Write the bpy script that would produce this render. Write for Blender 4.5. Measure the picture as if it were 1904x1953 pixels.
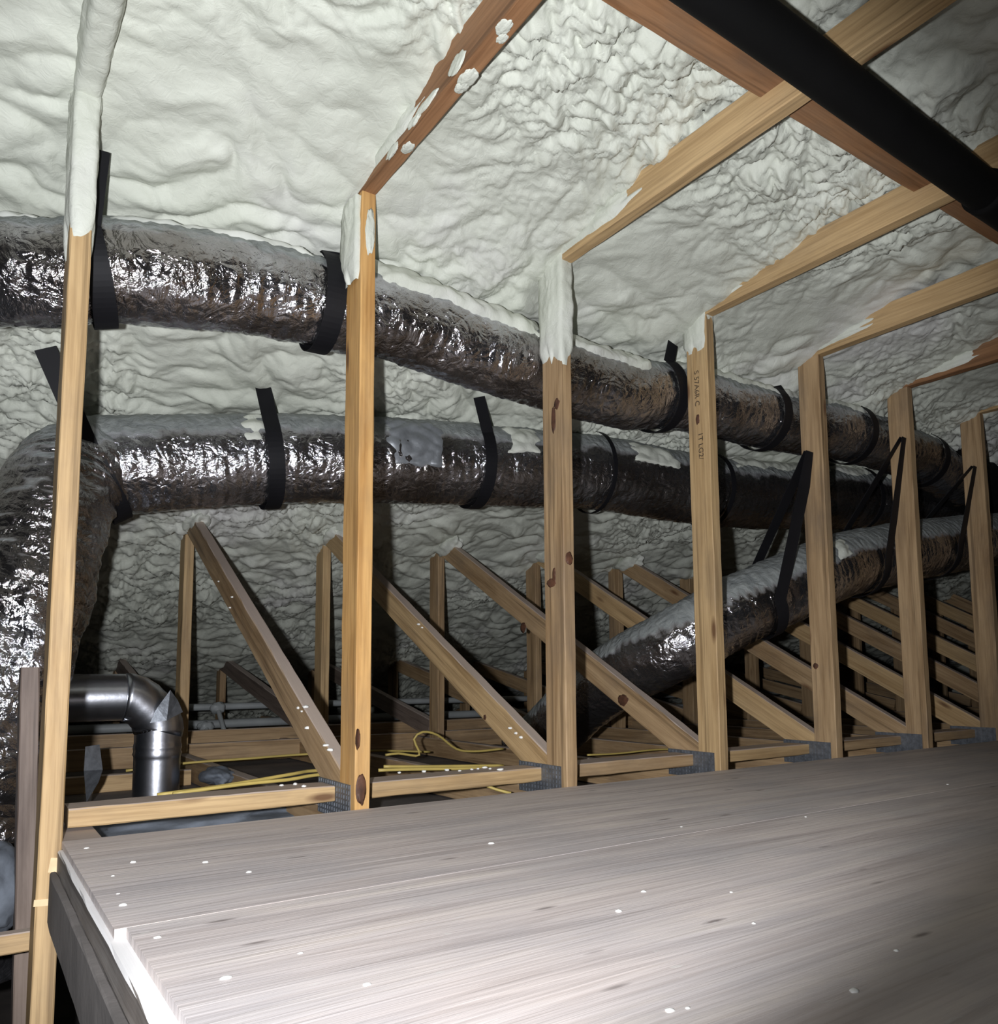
import bpy, bmesh, math, random
import numpy as np
from mathutils import Vector, Matrix
random.seed(7)
for o in list(bpy.data.objects): bpy.data.objects.remove(o)
scn = bpy.context.scene
COL = scn.collection
CZ = 1.2                                   # camera height above the low floor

# ------------------------------------------------------------------ camera
FPX, CX, CY = 1511.66, 952.6, 1131.16      # focal length and principal point in pixels of the 1904x1953 frame
yaw, pit, rol = .5928, .1016, -.006
Fv = Vector((math.sin(yaw)*math.cos(pit), math.cos(yaw)*math.cos(pit), math.sin(pit)))
r0 = Vector((math.cos(yaw), -math.sin(yaw), 0)); u0 = r0.cross(Fv)
Rv = r0*math.cos(rol)+u0*math.sin(rol); Uv = u0*math.cos(rol)-r0*math.sin(rol)
cam = bpy.data.cameras.new('camera'); co = bpy.data.objects.new('camera', cam); COL.objects.link(co)
cam.sensor_fit = 'VERTICAL'; cam.sensor_height = 24; cam.sensor_width = 24*1904/1953
cam.lens = 24*FPX/1953; cam.shift_y = (CY-976.5)/1953; cam.shift_x = -(CX-952)/1953
cam.clip_start = .02
M = Matrix.Identity(4)
for i in range(3): M[i][0] = Rv[i]; M[i][1] = Uv[i]; M[i][2] = -Fv[i]
M[2][3] = CZ
co.matrix_world = M; scn.camera = co

# ------------------------------------------------------------------ world, light, exposure
w = bpy.data.worlds.new('world'); scn.world = w; w.use_nodes = True
w.node_tree.nodes['Background'].inputs[0].default_value = (.6, .7, .8, 1)
w.node_tree.nodes['Background'].inputs[1].default_value = .006
scn.view_settings.view_transform = 'Standard'; scn.view_settings.look = 'None'
scn.view_settings.exposure = 0; scn.view_settings.gamma = 1; scn.view_settings.use_curve_mapping = False
def ray(x, y): return Fv + Rv*((x-CX)/FPX) - Uv*((y-CY)/FPX)
def torch(name, energy, size, blend, aim, rad=.014):
    l = bpy.data.lights.new(name, 'SPOT'); l.energy = energy; l.color = (.94, .955, 1.0)
    l.spot_size = math.radians(size); l.spot_blend = blend; l.shadow_soft_size = rad
    l.use_nodes = True; nt = l.node_tree; em = nt.nodes['Emission']
    fo = nt.nodes.new('ShaderNodeLightFalloff'); fo.inputs['Strength'].default_value = 1; fo.inputs['Smooth'].default_value = 1.0
    nt.links.new(fo.outputs['Quadratic'], em.inputs['Strength'])      # falloff artificially softened near the torch so the near deck stays unclipped
    o = bpy.data.objects.new(name, l); COL.objects.link(o)
    o.location = Vector((0, 0, CZ)) - Rv*.10 + Uv*.015 + Fv*.02
    o.rotation_euler = ray(*aim).to_track_quat('-Z', 'Y').to_euler()
    return o
torch('torch_beam', 250, 91, .42, (840, 1040))
torch('torch_spill', 17, 150, .8, (800, 900))

# ------------------------------------------------------------------ pixel -> point (camera at 0,0,CZ)
def atY(x, y, Y): d = ray(x, y); d = d*(Y/d.y); return Vector((d.x, d.y, d.z+CZ))
def atX(x, y, X): d = ray(x, y); d = d*(X/d.x); return Vector((d.x, d.y, d.z+CZ))
def atZ(x, y, Z): d = ray(x, y); d = d*((Z-CZ)/d.z); return Vector((d.x, d.y, d.z+CZ))

# ------------------------------------------------------------------ materials
def mat(name):
    m = bpy.data.materials.new(name); m.use_nodes = True
    nt = m.node_tree; b = nt.nodes['Principled BSDF']
    return m, nt, b
def N(nt, t, **k):
    n = nt.nodes.new(t)
    for a, v in k.items():
        if a.startswith('i_'): n.inputs[a[2:].replace('_', ' ')].default_value = v
        else: setattr(n, a, v)
    return n
def ramp(nt, src, stops):
    r = nt.nodes.new('ShaderNodeValToRGB'); e = r.color_ramp.elements
    while len(e) < len(stops): e.new(.5)
    for i, (p, c) in enumerate(stops): e[i].position = p; e[i].color = (*c, 1) if len(c) == 3 else c
    nt.links.new(src, r.inputs[0]); return r.outputs[0]
def mixc(nt, fac, a, b, mode='MIX'):
    m = nt.nodes.new('ShaderNodeMix'); m.data_type = 'RGBA'; m.blend_type = mode
    for s, v in ((m.inputs[0], fac), (m.inputs[6], a), (m.inputs[7], b)):
        if hasattr(v, 'is_linked'): nt.links.new(v, s)
        else: s.default_value = v if not isinstance(v, tuple) else (*v, 1)
    return m.outputs[2]
def coords(nt, scale, rnd=True, kind='Object'):
    tc = N(nt, 'ShaderNodeTexCoord'); mp = N(nt, 'ShaderNodeMapping'); mp.inputs['Scale'].default_value = scale
    nt.links.new(tc.outputs[kind], mp.inputs[0])
    if rnd:
        oi = N(nt, 'ShaderNodeObjectInfo'); cx = N(nt, 'ShaderNodeCombineXYZ'); ml = N(nt, 'ShaderNodeMath', operation='MULTIPLY')
        ml.inputs[1].default_value = 37.; nt.links.new(oi.outputs['Random'], ml.inputs[0])
        for i in range(3): nt.links.new(ml.outputs[0], cx.inputs[i])
        nt.links.new(cx.outputs[0], mp.inputs['Location'])
    return mp.outputs[0]
def noise(nt, vec, scale, detail=4, rough=.55, dist=0.):
    n = N(nt, 'ShaderNodeTexNoise'); n.inputs['Scale'].default_value = scale; n.inputs['Detail'].default_value = detail
    n.inputs['Roughness'].default_value = rough; n.inputs['Distortion'].default_value = dist
    nt.links.new(vec, n.inputs['Vector']); return n.outputs['Fac']
def bump(nt, b, h, strength, dist, prev=None):
    n = N(nt, 'ShaderNodeBump'); n.inputs['Strength'].default_value = strength; n.inputs['Distance'].default_value = dist
    nt.links.new(h, n.inputs['Height'])
    if prev is not None: nt.links.new(prev, n.inputs['Normal'])
    nt.links.new(n.outputs[0], b.inputs['Normal']); return n.outputs[0]

def wood(name, light, dark, knot=(.12, .055, .025), rough=.62, grime=.35, dust=(.46, .385, .34), dk=.8):
    m, nt, b = mat(name)
    v = coords(nt, (1.3, 14, 14)); n1 = noise(nt, v, 1.6, 6, .6, .6)
    c = ramp(nt, n1, [(.28, dark), (.5, tuple((a+2*d)/3 for a, d in zip(dark, light))), (.68, light)])
    v2 = coords(nt, (4, 160, 160)); n2 = noise(nt, v2, 1.0, 3)
    c = mixc(nt, .35, c, ramp(nt, n2, [(.35, (.45, .4, .35)), (.6, (1, 1, 1))]), 'MULTIPLY')
    v6 = coords(nt, (.9, 45, 45)); n6 = noise(nt, v6, 1.0, 4, .6)
    c = mixc(nt, ramp(nt, n6, [(.56, (0, 0, 0)), (.66, (.6, .6, .6))]), c, tuple(x*.45 for x in dark))
    v3 = coords(nt, (2.4, 9, 9)); vo = N(nt, 'ShaderNodeTexVoronoi'); vo.inputs['Scale'].default_value = 1.0
    nt.links.new(v3, vo.inputs['Vector'])
    k = ramp(nt, vo.outputs['Distance'], [(.045, (.9, .9, .9)), (.12, (0, 0, 0))])
    c = mixc(nt, k, c, knot)
    v4 = coords(nt, (2, 5, 5)); n4 = noise(nt, v4, 1.3, 5, .65)
    g = ramp(nt, n4, [(.48, (0, 0, 0)), (.72, (grime, grime, grime))])
    c = mixc(nt, g, c, (.16, .12, .085))
    ge = N(nt, 'ShaderNodeNewGeometry'); sp = N(nt, 'ShaderNodeSeparateXYZ'); nt.links.new(ge.outputs['Normal'], sp.inputs[0])
    ml = N(nt, 'ShaderNodeMath', operation='MULTIPLY_ADD'); ml.inputs[1].default_value = .35; nt.links.new(n4, ml.inputs[0]); nt.links.new(sp.outputs[2], ml.inputs[2])
    c = mixc(nt, ramp(nt, ml.outputs[0], [(.62, (0, 0, 0)), (.85, (dk, dk, dk))]), c, dust)
    nt.links.new(c, b.inputs['Base Color']); b.inputs['Roughness'].default_value = rough
    b.inputs['Specular IOR Level'].default_value = .3
    bump(nt, b, n2, .25, .002)
    return m
W_WARM = wood('pine_warm', (.66, .40, .155), (.42, .215, .065))
W_PALE = wood('pine_pale', (.55, .385, .20), (.36, .23, .105), grime=.35)
W_GREY = wood('pine_weathered', (.47, .325, .18), (.25, .155, .075), grime=.6)
W_RED = wood('pine_red', (.33, .175, .085), (.19, .09, .04), grime=.5)
W_DARK = wood('pine_dusty_dark', (.22, .17, .14), (.12, .09, .075), grime=.3)

def foam_mat():
    m, nt, b = mat('spray_foam')
    v = coords(nt, (1, 1, 1), False)
    n = noise(nt, v, 1.3, 5, .6)
    c = ramp(nt, n, [(.3, (.50, .52, .45)), (.55, (.60, .62, .545)), (.75, (.59, .58, .57))])
    n3 = noise(nt, v, 9, 4)
    c = mixc(nt, .25, c, ramp(nt, n3, [(.35, (.82, .83, .80)), (.65, (1, 1, 1))]), 'MULTIPLY')
    nt.links.new(c, b.inputs['Base Color']); b.inputs['Roughness'].default_value = .62
    b.inputs['Specular IOR Level'].default_value = .3
    bump(nt, b, noise(nt, v, 42, 4, .6, .8), .45, .006)
    return m
FOAM = foam_mat()
def dust_foam():
    m, nt, b = mat('foam_overspray_film')
    v = coords(nt, (1, 1, 1), False)
    n = noise(nt, v, 6, 5, .6)
    c = ramp(nt, n, [(.3, (.42, .44, .41)), (.7, (.66, .67, .62))])
    nt.links.new(c, b.inputs['Base Color']); b.inputs['Roughness'].default_value = .7
    bump(nt, b, noise(nt, v, 60, 4), .3, .003)
    return m
FILM = dust_foam()

def foil_mat(name, wr=1.0, dust=.45, seed=0.):
    """crinkled metallised film, dulled by settled overspray on the faces that look up"""
    m, nt, b = mat(name)
    tc = N(nt, 'ShaderNodeTexCoord'); mp = N(nt, 'ShaderNodeMapping'); mp.inputs['Location'].default_value = (seed, seed*2, 0)
    nt.links.new(tc.outputs['Object'], mp.inputs[0]); v = mp.outputs[0]
    n1 = noise(nt, v, 14, 5, .6, 1.2); n2 = noise(nt, v, 55, 4, .6, 1.5)
    vo = N(nt, 'ShaderNodeTexVoronoi'); vo.inputs['Scale'].default_value = 26; vo.feature = 'DISTANCE_TO_EDGE'
    vw = N(nt, 'ShaderNodeMix'); vw.data_type = 'VECTOR'; vw.inputs[0].default_value = .12
    nz = N(nt, 'ShaderNodeTexNoise'); nz.inputs['Scale'].default_value = 10; nt.links.new(v, nz.inputs['Vector'])
    nt.links.new(v, vw.inputs[4]); nt.links.new(nz.outputs['Color'], vw.inputs[5]); nt.links.new(vw.outputs[1], vo.inputs['Vector'])
    b.inputs['Metallic'].default_value = 1
    geo = N(nt, 'ShaderNodeNewGeometry'); sp = N(nt, 'ShaderNodeSeparateXYZ'); nt.links.new(geo.outputs['Normal'], sp.inputs[0])
    ad = N(nt, 'ShaderNodeMath', operation='MULTIPLY_ADD'); ad.inputs[1].default_value = .5
    nt.links.new(noise(nt, v, 5, 5, .65), ad.inputs[0]); nt.links.new(sp.outputs[2], ad.inputs[2])
    dm = ramp(nt, ad.outputs[0], [(dust+.22, (0, 0, 0)), (dust+.38, (1, 1, 1))])
    ld = noise(nt, v, 3, 4)
    c = mixc(nt, dm, ramp(nt, ld, [(.4, (.30, .28, .275)), (.6, (.55, .55, .59))]), ramp(nt, n1, [(.3, (.17, .185, .185)), (.7, (.30, .32, .31))]))
    nt.links.new(c, b.inputs['Base Color'])
    inv = N(nt, 'ShaderNodeMath', operation='SUBTRACT'); inv.inputs[0].default_value = 1; nt.links.new(dm, inv.inputs[1])
    mm = N(nt, 'ShaderNodeMath', operation='MULTIPLY'); mm.inputs[1].default_value = .97; nt.links.new(inv.outputs[0], mm.inputs[0])
    nt.links.new(mm.outputs[0], b.inputs['Metallic'])
    rr = N(nt, 'ShaderNodeMath', operation='MULTIPLY_ADD'); rr.inputs[1].default_value = .5; rr.inputs[2].default_value = .12
    nt.links.new(dm, rr.inputs[0]); nt.links.new(rr.outputs[0], b.inputs['Roughness'])
    p = bump(nt, b, n1, .55*wr, .02)
    p = bump(nt, b, vo.outputs['Distance'], .5*wr, .012, p)
    bump(nt, b, n2, .45*wr, .004, p)
    return m
FOIL = foil_mat('duct_foil_crinkled', 1.0)
FOIL_S = foil_mat('duct_foil_smoother', .8, .30, 3.)
FOIL_M = foil_mat('duct_foil_dusty_top', .9, .34, 6.)

def simple(name, col, rough=.5, metal=0., nscale=0, var=.3, bstr=0.):
    m, nt, b = mat(name)
    v = coords(nt, (1, 1, 1)); n = noise(nt, v, nscale or 8, 4)
    c = ramp(nt, n, [(.3, tuple(x*(1-var) for x in col)), (.7, col)])
    nt.links.new(c, b.inputs['Base Color']); b.inputs['Roughness'].default_value = rough; b.inputs['Metallic'].default_value = metal
    if bstr: bump(nt, b, noise(nt, v, 40, 3), bstr, .003)
    return m
FILM2 = simple('thin_grey_overspray', (.30, .32, .34), .42, .35, 20, .45, .6)
STRAP = simple('black_strap', (.008, .008, .010), .62)
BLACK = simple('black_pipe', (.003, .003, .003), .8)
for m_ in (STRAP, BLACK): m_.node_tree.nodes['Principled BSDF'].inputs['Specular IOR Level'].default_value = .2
GALV = simple('galvanised_sheet', (.66, .68, .74), .30, 1, 12, .25, .12)
PLATE = simple('galvanised_plate', (.26, .28, .31), .5, .75, 60, .4, .5)
PVC = simple('dusty_plastic_pipe', (.33, .35, .35), .5, 0, 6)
WIRE = simple('yellow_cable_jacket', (.55, .42, .12), .5)
KNOT = simple('dark_knot', (.12, .05, .026), .6, 0, 45, .65)
INK = simple('stamp_ink', (.06, .04, .025), .8)
INSUL = simple('grey_insulation', (.15, .17, .20), .85, 0, 12, .5, .6)
FLOORM = simple('dusty_floor', (.075, .062, .055), .9, 0, 5, .6, .5)
UFLOOR = simple('dusty_ceiling_board', (.16, .135, .12), .9, 0, 4, .6, .5)
PALE = simple('bare_wood_scar', (.74, .55, .32), .7, 0, 40, .2)
WHITEW = wood('dust_topped_joist', (.26, .24, .22), (.16, .145, .135), dust=(.78, .77, .76), dk=1.0)
CRUMB = simple('foam_crumb', (.82, .82, .78), .7, 0, 20, .1)

def ply_mat():
    m, nt, b = mat('weathered_plywood')
    v = coords(nt, (1.3, 15, 1)); n1 = noise(nt, v, 1.2, 7, .62, .9)
    c = ramp(nt, n1, [(.28, (.47, .41, .385)), (.5, (.65, .58, .545)), (.72, (.76, .68, .61))])
    v2 = coords(nt, (1.5, 3, 1)); n2 = noise(nt, v2, 1.4, 5, .6)
    c = mixc(nt, ramp(nt, n2, [(.42, (0, 0, 0)), (.68, (.55, .55, .55))]), c, (.43, .42, .435))
    v3 = coords(nt, (2.2, 130, 1)); n3 = noise(nt, v3, 1.0, 4, .6)
    c = mixc(nt, .55, c, ramp(nt, n3, [(.36, (.80, .775, .755)), (.52, (1, 1, 1))]), 'MULTIPLY')
    v5 = coords(nt, (5, 22, 1)); vo = N(nt, 'ShaderNodeTexVoronoi'); vo.inputs['Scale'].default_value = .8
    nt.links.new(v5, vo.inputs['Vector'])
    k = ramp(nt, vo.outputs['Distance'], [(.03, (.8, .8, .8)), (.10, (0, 0, 0))])
    c = mixc(nt, k, c, (.17, .14, .13))
    v4 = coords(nt, (9, 22, 1)); n4 = noise(nt, v4, 3, 3, .5)
    c = mixc(nt, ramp(nt, n4, [(.70, (0, 0, 0)), (.76, (.6, .6, .6))]), c, (.66, .64, .60))
    nt.links.new(c, b.inputs['Base Color']); b.inputs['Roughness'].default_value = .62
    b.inputs['Specular IOR Level'].default_value = .3
    p = bump(nt, b, n3, .35, .0025); bump(nt, b, n1, .3, .006, p)
    return m
PLY = ply_mat()
PLYEDGE = wood('plywood_edge', (.30, .22, .16), (.16, .11, .08))
SIDE = simple('stained_side_board', (.17, .155, .145), .8, 0, 4, .6, .4)
TRIMTOP = wood('grey_ledger', (.30, .27, .25), (.19, .165, .15), grime=.3)

# ------------------------------------------------------------------ object helpers
def link(name, me, m, parent=None, mw=None):
    if m is not None and len(me.materials) == 0: me.materials.append(m)
    o = bpy.data.objects.new(name, me); COL.objects.link(o)
    mw = mw or Matrix.Identity(4)
    if parent is not None:
        o.parent = parent
        root = Matrix.Translation(parent_world(parent))
        o.matrix_basis = root.inverted() @ mw
    else: o.matrix_basis = mw
    return o
WORLD = {}
def parent_world(p):
    return WORLD.get(p.name, Vector((0, 0, 0)))
def thing(name, label, cat, loc, group=None):
    o = bpy.data.objects.new(name, None); COL.objects.link(o); o.location = loc; o.empty_display_size = .1
    WORLD[o.name] = Vector(loc)
    return tag(o, label, cat, group)
def tag(o, label, cat, group=None):
    o['label'] = label; o['category'] = cat
    if group: o['group'] = group
    return o
def struct(o): o['kind'] = 'structure'; return o
def mesh(name, V, Fc, smooth=False):
    me = bpy.data.meshes.new(name); me.from_pydata([tuple(v) for v in V], [], Fc); me.update()
    if smooth: me.polygons.foreach_set('use_smooth', [True]*len(me.polygons))
    return me
def gridmesh(name, P, close=False):
    """P: (n,m,3) numpy; close joins the m direction"""
    n, m_, _ = P.shape; me = bpy.data.meshes.new(name)
    idx = np.arange(n*m_).reshape(n, m_)
    if close: idx = np.concatenate([idx, idx[:, :1]], 1)
    q = np.stack([idx[:-1, :-1], idx[:-1, 1:], idx[1:, 1:], idx[1:, :-1]], -1).reshape(-1, 4)
    me.vertices.add(n*m_); me.vertices.foreach_set('co', P.reshape(-1).astype(np.float32))
    me.loops.add(len(q)*4); me.loops.foreach_set('vertex_index', q.reshape(-1).astype(np.int32))
    me.polygons.add(len(q)); me.polygons.foreach_set('loop_start', np.arange(0, len(q)*4, 4, dtype=np.int32))
    me.polygons.foreach_set('use_smooth', np.ones(len(q), bool))
    me.update(calc_edges=True); me.validate(); return me

def beam(name, p0, p1, w, h, m, parent=None, side=Vector((1, 0, 0)), jit=.0007, seg=.06, ch=.0025):
    """timber from p0 to p1: w along `side`, h across; local X runs with the grain"""
    p0 = Vector(p0); p1 = Vector(p1); ax = (p1-p0); L = ax.length; ax.normalize()
    s = (side - ax*side.dot(ax)).normalized(); t = ax.cross(s)
    n = max(2, int(L/seg)); rnd = random.Random(int(L*1e5)+len(name)+int(p0.x*1e4))
    V = []; Fc = []
    for i in range(n+1):
        x = L*i/n; e = 0 if 0 < i < n else ch*.4
        a, b = w/2-e, h/2-e
        for (y, z) in ((-a+ch, -b), (a-ch, -b), (a, -b+ch), (a, b-ch), (a-ch, b), (-a+ch, b), (-a, b-ch), (-a, -b+ch)):
            V.append((x, y+rnd.uniform(-jit, jit), z+rnd.uniform(-jit, jit)))
    for i in range(n):
        for j in range(8):
            Fc.append((i*8+j, i*8+(j+1) % 8, (i+1)*8+(j+1) % 8, (i+1)*8+j))
    Fc.append(tuple(range(7, -1, -1))); Fc.append(tuple(n*8+j for j in range(8)))
    mw = Matrix.Identity(4)
    for i in range(3): mw[i][0] = ax[i]; mw[i][1] = s[i]; mw[i][2] = t[i]; mw[i][3] = p0[i]
    return link(name, mesh(name, V, Fc), m, parent, mw)
def box(name, a, b, m, parent=None, bev=.25):
    a = Vector(a); b = Vector(b); c = (a+b)/2; d = (b-a)/2
    bm = bmesh.new(); bmesh.ops.create_cube(bm, size=2)
    for v in bm.verts: v.co = Vector((v.co.x*d.x, v.co.y*d.y, v.co.z*d.z))
    bmesh.ops.bevel(bm, geom=bm.edges, offset=min(abs(d.x), abs(d.y), abs(d.z))*bev, segments=2, affect='EDGES')
    me = bpy.data.meshes.new(name); bm.to_mesh(me); bm.free()
    return link(name, me, m, parent, Matrix.Translation(c))

# noise in numpy
_rs = np.random.RandomState(11); PERM = _rs.permutation(512); PERM = np.concatenate([PERM, PERM, PERM])
GA = _rs.rand(512)*2*np.pi; GX, GY = np.cos(GA), np.sin(GA)
def perlin(x, y, s=0):
    xi = np.floor(x).astype(int); yi = np.floor(y).astype(int); xf = x-xi; yf = y-yi
    u = xf*xf*xf*(xf*(xf*6-15)+10); v = yf*yf*yf*(yf*(yf*6-15)+10)
    def g(i, j, a, b):
        h = PERM[(PERM[(i+s*57) % 512]+j) % 512]; return GX[h]*a+GY[h]*b
    n00 = g(xi, yi, xf, yf); n10 = g(xi+1, yi, xf-1, yf); n01 = g(xi, yi+1, xf, yf-1); n11 = g(xi+1, yi+1, xf-1, yf-1)
    return 1.5*((n00*(1-u)+n10*u)*(1-v)+(n01*(1-u)+n11*u)*v)
def billow(x, y, s): return np.abs(perlin(x, y, s))
def sstep(a, b, x): t = np.clip((x-a)/(b-a), 0, 1); return t*t*(3-2*t)
def foamlump(x, y):
    """height of sprayed puffs (0..) in metres over a plane in metres"""
    wx = x+.05*perlin(x*4, y*4, 3)+.02*perlin(x*11, y*11, 4); wy = y+.05*perlin(x*4, y*4, 5)+.02*perlin(x*11, y*11, 6)
    k = sstep(-.25, .35, perlin(x*1.1, y*1.3, 9))
    a = billow(wx*5.5, wy*7.5, 1)*.042
    b = billow(wx*13, wy*17, 2)*.024*(.45+.75*k)
    wx = wx+.012*perlin(x*23, y*23, 31); wy = wy+.012*perlin(x*23, y*23, 32)
    c = np.sqrt(billow(wx*27, wy*36, 7)+.01)*.015*(.2+1.2*k)+billow(wx*55, wy*70, 33)*.0075*(.15+1.1*k)
    d = perlin(x*1.7, y*1.7, 8)*.03
    return a+b+c+d

def tube_frame(pts, step=.008):
    P = np.array([list(p) for p in pts], float)
    # Catmull-Rom resample
    out = []
    Q = np.vstack([2*P[0]-P[1], P, 2*P[-1]-P[-2]])
    for i in range(1, len(Q)-2):
        L = np.linalg.norm(Q[i+1]-Q[i]); n = max(2, int(L/step))
        for j in range(n):
            t = j/n
            out.append(.5*((2*Q[i])+(-Q[i-1]+Q[i+1])*t+(2*Q[i-1]-5*Q[i]+4*Q[i+1]-Q[i+2])*t*t+(-Q[i-1]+3*Q[i]-3*Q[i+1]+Q[i+2])*t**3))
    out.append(Q[-2]); C = np.array(out)
    T = np.gradient(C, axis=0); T /= np.linalg.norm(T, axis=1)[:, None]
    s = np.concatenate([[0], np.cumsum(np.linalg.norm(np.diff(C, axis=0), axis=1))])
    up = np.tile(np.array([0, 0, 1.]), (len(C), 1)); 
    steep = np.abs(T[:, 2])[:, None]; up = up*(1-steep**4)+np.array([0, 1., .0])*steep**4
    A = np.cross(T, up); A /= np.linalg.norm(A, axis=1)[:, None]; B = np.cross(A, T)   # A horizontal, B up
    return C, T, A, B, s
def tube(name, pts, r, m, parent=None, step=.008, nseg=56, rf=None, loc=None):
    C, T, A, B, s = tube_frame(pts, step)
    th = np.linspace(0, 2*np.pi, nseg, endpoint=False)
    S, TH = np.meshgrid(s, th, indexing='ij')
    R = np.full(S.shape, r) if rf is None else rf(S, TH, r, s[-1])
    P = C[:, None]+(A[:, None]*np.cos(TH)[..., None]+B[:, None]*np.sin(TH)[..., None])*R[..., None]
    o0 = Vector(P.reshape(-1, 3).mean(0)); P = P-np.array(o0)
    me = gridmesh(name, P, True)
    bm = bmesh.new(); bm.from_mesh(me); bmesh.ops.holes_fill(bm, edges=[e for e in bm.edges if e.is_boundary], sides=0)
    bmesh.ops.recalc_face_normals(bm, faces=bm.faces); bm.to_mesh(me); bm.free()
    return link(name, me, m, parent, Matrix.Translation(o0))
def cable(name, pts, r, m, parent=None): return tube(name, pts, r, m, parent, .02, 8)

# ------------------------------------------------------------------ measured layout (metres)
Yn, Yf = 1.693, 3.469                      # near and far rows of truss posts
ZD = CZ-.302                               # top of plywood deck
ZC = CZ+1.175                              # underside of flat top chords
S = .61
TX = [.148]+[.764+S*i for i in range(13)]
YR = 5.2
SL = .321                                  # slope of the roof beyond the posts

# ------------------------------------------------------------------ structure: foam ceiling, floors
def foam_z(X, Y):
    zf = ZC+.125-.075*sstep(1.0, 1.68, Y)
    near = np.full(X.shape, 9.)
    for t in TX: near = np.minimum(near, np.abs(X-t))
    zf = zf-.012*np.exp(-(near/.06)**2)*sstep(1.15, 1.5, Y)
    zs = ZC+.006-SL*(Y-Yn)
    k = .03; h = np.clip(.5+.5*(zf-zs)/k, 0, 1)
    return zf*(1-h)+zs*h-k*h*(1-h)
def axis(a, b, c0, d0, d1, g):
    """spacing d0 around a..c0, growing towards b"""
    out = [a]; 
    while out[-1] < b:
        x = out[-1]; out.append(x+(d0 if x < c0 else min(d1, d0+(x-c0)*g)))
    return np.array(out)
def make_ceiling():
    xs = axis(-.9, 11., 2.6, .0058, .026, .003); ys = axis(-.7, 8.9, 2.6, .0058, .02, .004)
    X, Y = np.meshgrid(xs, ys, indexing='ij')
    Z = foam_z(X, Y)
    h = foamlump(X, Y*1.02)
    dz = np.gradient(Z, axis=1)/np.gradient(Y, axis=1)
    nl = np.sqrt(1+dz*dz)
    amp = 1-.62*np.exp(-((Y-1.55)/.22)**2)
    h = (h-.022)*amp
    # downward normal (0, dz, -1)
    P = np.stack([X+.25*h*perlin(X*9, Y*9, 21), Y+dz/nl*h+.25*h*perlin(X*9, Y*9, 22), Z-h/nl], -1)
    me = gridmesh('ceiling', P)
    struct(link('ceiling', me, FOAM))
make_ceiling()
fl = struct(box('floor', (-3, -1.6, -.06), (11, 9, 0), FLOORM))
struct(box('floor', (.20, 1.80, CZ-.47), (11, 9, CZ-.412), UFLOOR))
struct(box('wall_right', (10.6, -1.6, 0), (10.8, 9, 3), FOAM))

# ------------------------------------------------------------------ trusses
def foam_sleeve(name, parent, x, y0, y1, z0, z1, w=.038, t=.014, seed=0, axisname='z', skip=None):
    """lumpy sleeve of foam round a timber; where its thickness runs out it sinks inside the timber"""
    n = max(8, int((z1-z0)/.006)); m_ = 44
    s = np.linspace(0, 1, n); th = np.linspace(0, 2*np.pi, m_, endpoint=False)
    Sg, TH = np.meshgrid(s, th, indexing='ij')
    hy = (y1-y0)/2; cy = (y0+y1)/2; c, sn = np.cos(TH), np.sin(TH)
    k = 1/np.maximum(np.abs(c)/(w/2), np.abs(sn)/hy); bx, by = c*k, sn*k
    zz = z0+(z1-z0)*Sg
    per = TH*.03*2
    th_ = t*(sstep(0, .22, Sg+.16*perlin(TH*1.3+seed, zz*9, 13))*1.35-.32)+billow(TH*2.2+seed*3.1, zz*22, 14)*.007*Sg+perlin(c*2+seed, zz*11, 15)*.004
    rad = np.maximum(np.sqrt(bx*bx+by*by), 1e-4)
    P = np.stack([x+bx+bx/rad*th_, cy+by+by/rad*th_, zz], -1)
    o0 = P.reshape(-1, 3).mean(0); me = gridmesh(name, P-o0, True)
    return link(name, me, FOAM, parent, Matrix.Translation(Vector(o0)))
def lump(name, parent, c, sx, sy, sz, m=FOAM, seed=0, sub=3):
    bm = bmesh.new(); bmesh.ops.create_icosphere(bm, subdivisions=sub, radius=1); rnd = np.random.RandomState(seed)
    for v in bm.verts:
        k = 1+.28*float(perlin(np.array(v.co.x*1.7+seed), np.array(v.co.y*1.7+v.co.z*1.3), seed % 30))+.1*float(perlin(np.array(v.co.x*4+seed), np.array(v.co.y*4-v.co.z*3), seed % 30))
        v.co = Vector((v.co.x*sx*k, v.co.y*sy*k, v.co.z*sz*k))
    for f in bm.faces: f.smooth = True
    me = bpy.data.meshes.new(name); bm.to_mesh(me); bm.free()
    return link(name, me, m, parent, Matrix.Translation(Vector(c)))
def plate(parent, x, y0, y1, z0, z1):
    """toothed nail plate pressed on the -X face"""
    bm = bmesh.new(); nx, ny = 12, 6
    a = bmesh.ops.create_cube(bm, size=1)
    for v in a['verts']: v.co = Vector((v.co.x*.0016, v.co.y*(y1-y0), v.co.z*(z1-z0)))
    for i in range(14):
        for j in range(7):
            yy = (i-6.5)/14*(y1-y0); zz = (j-3)/7*(z1-z0)
            g = bmesh.ops.create_cube(bm, size=1)
            for v in g['verts']: v.co = Vector((v.co.x*.0026-.0006, yy+v.co.y*.0022, zz+v.co.z*.0075))
    me = bpy.data.meshes.new('nail_plate'); bm.to_mesh(me); bm.free()
    return link('nail_plate', me, PLATE, parent, Matrix.Translation(Vector((x-.0200, (y0+y1)/2, (z0+z1)/2))))
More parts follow.
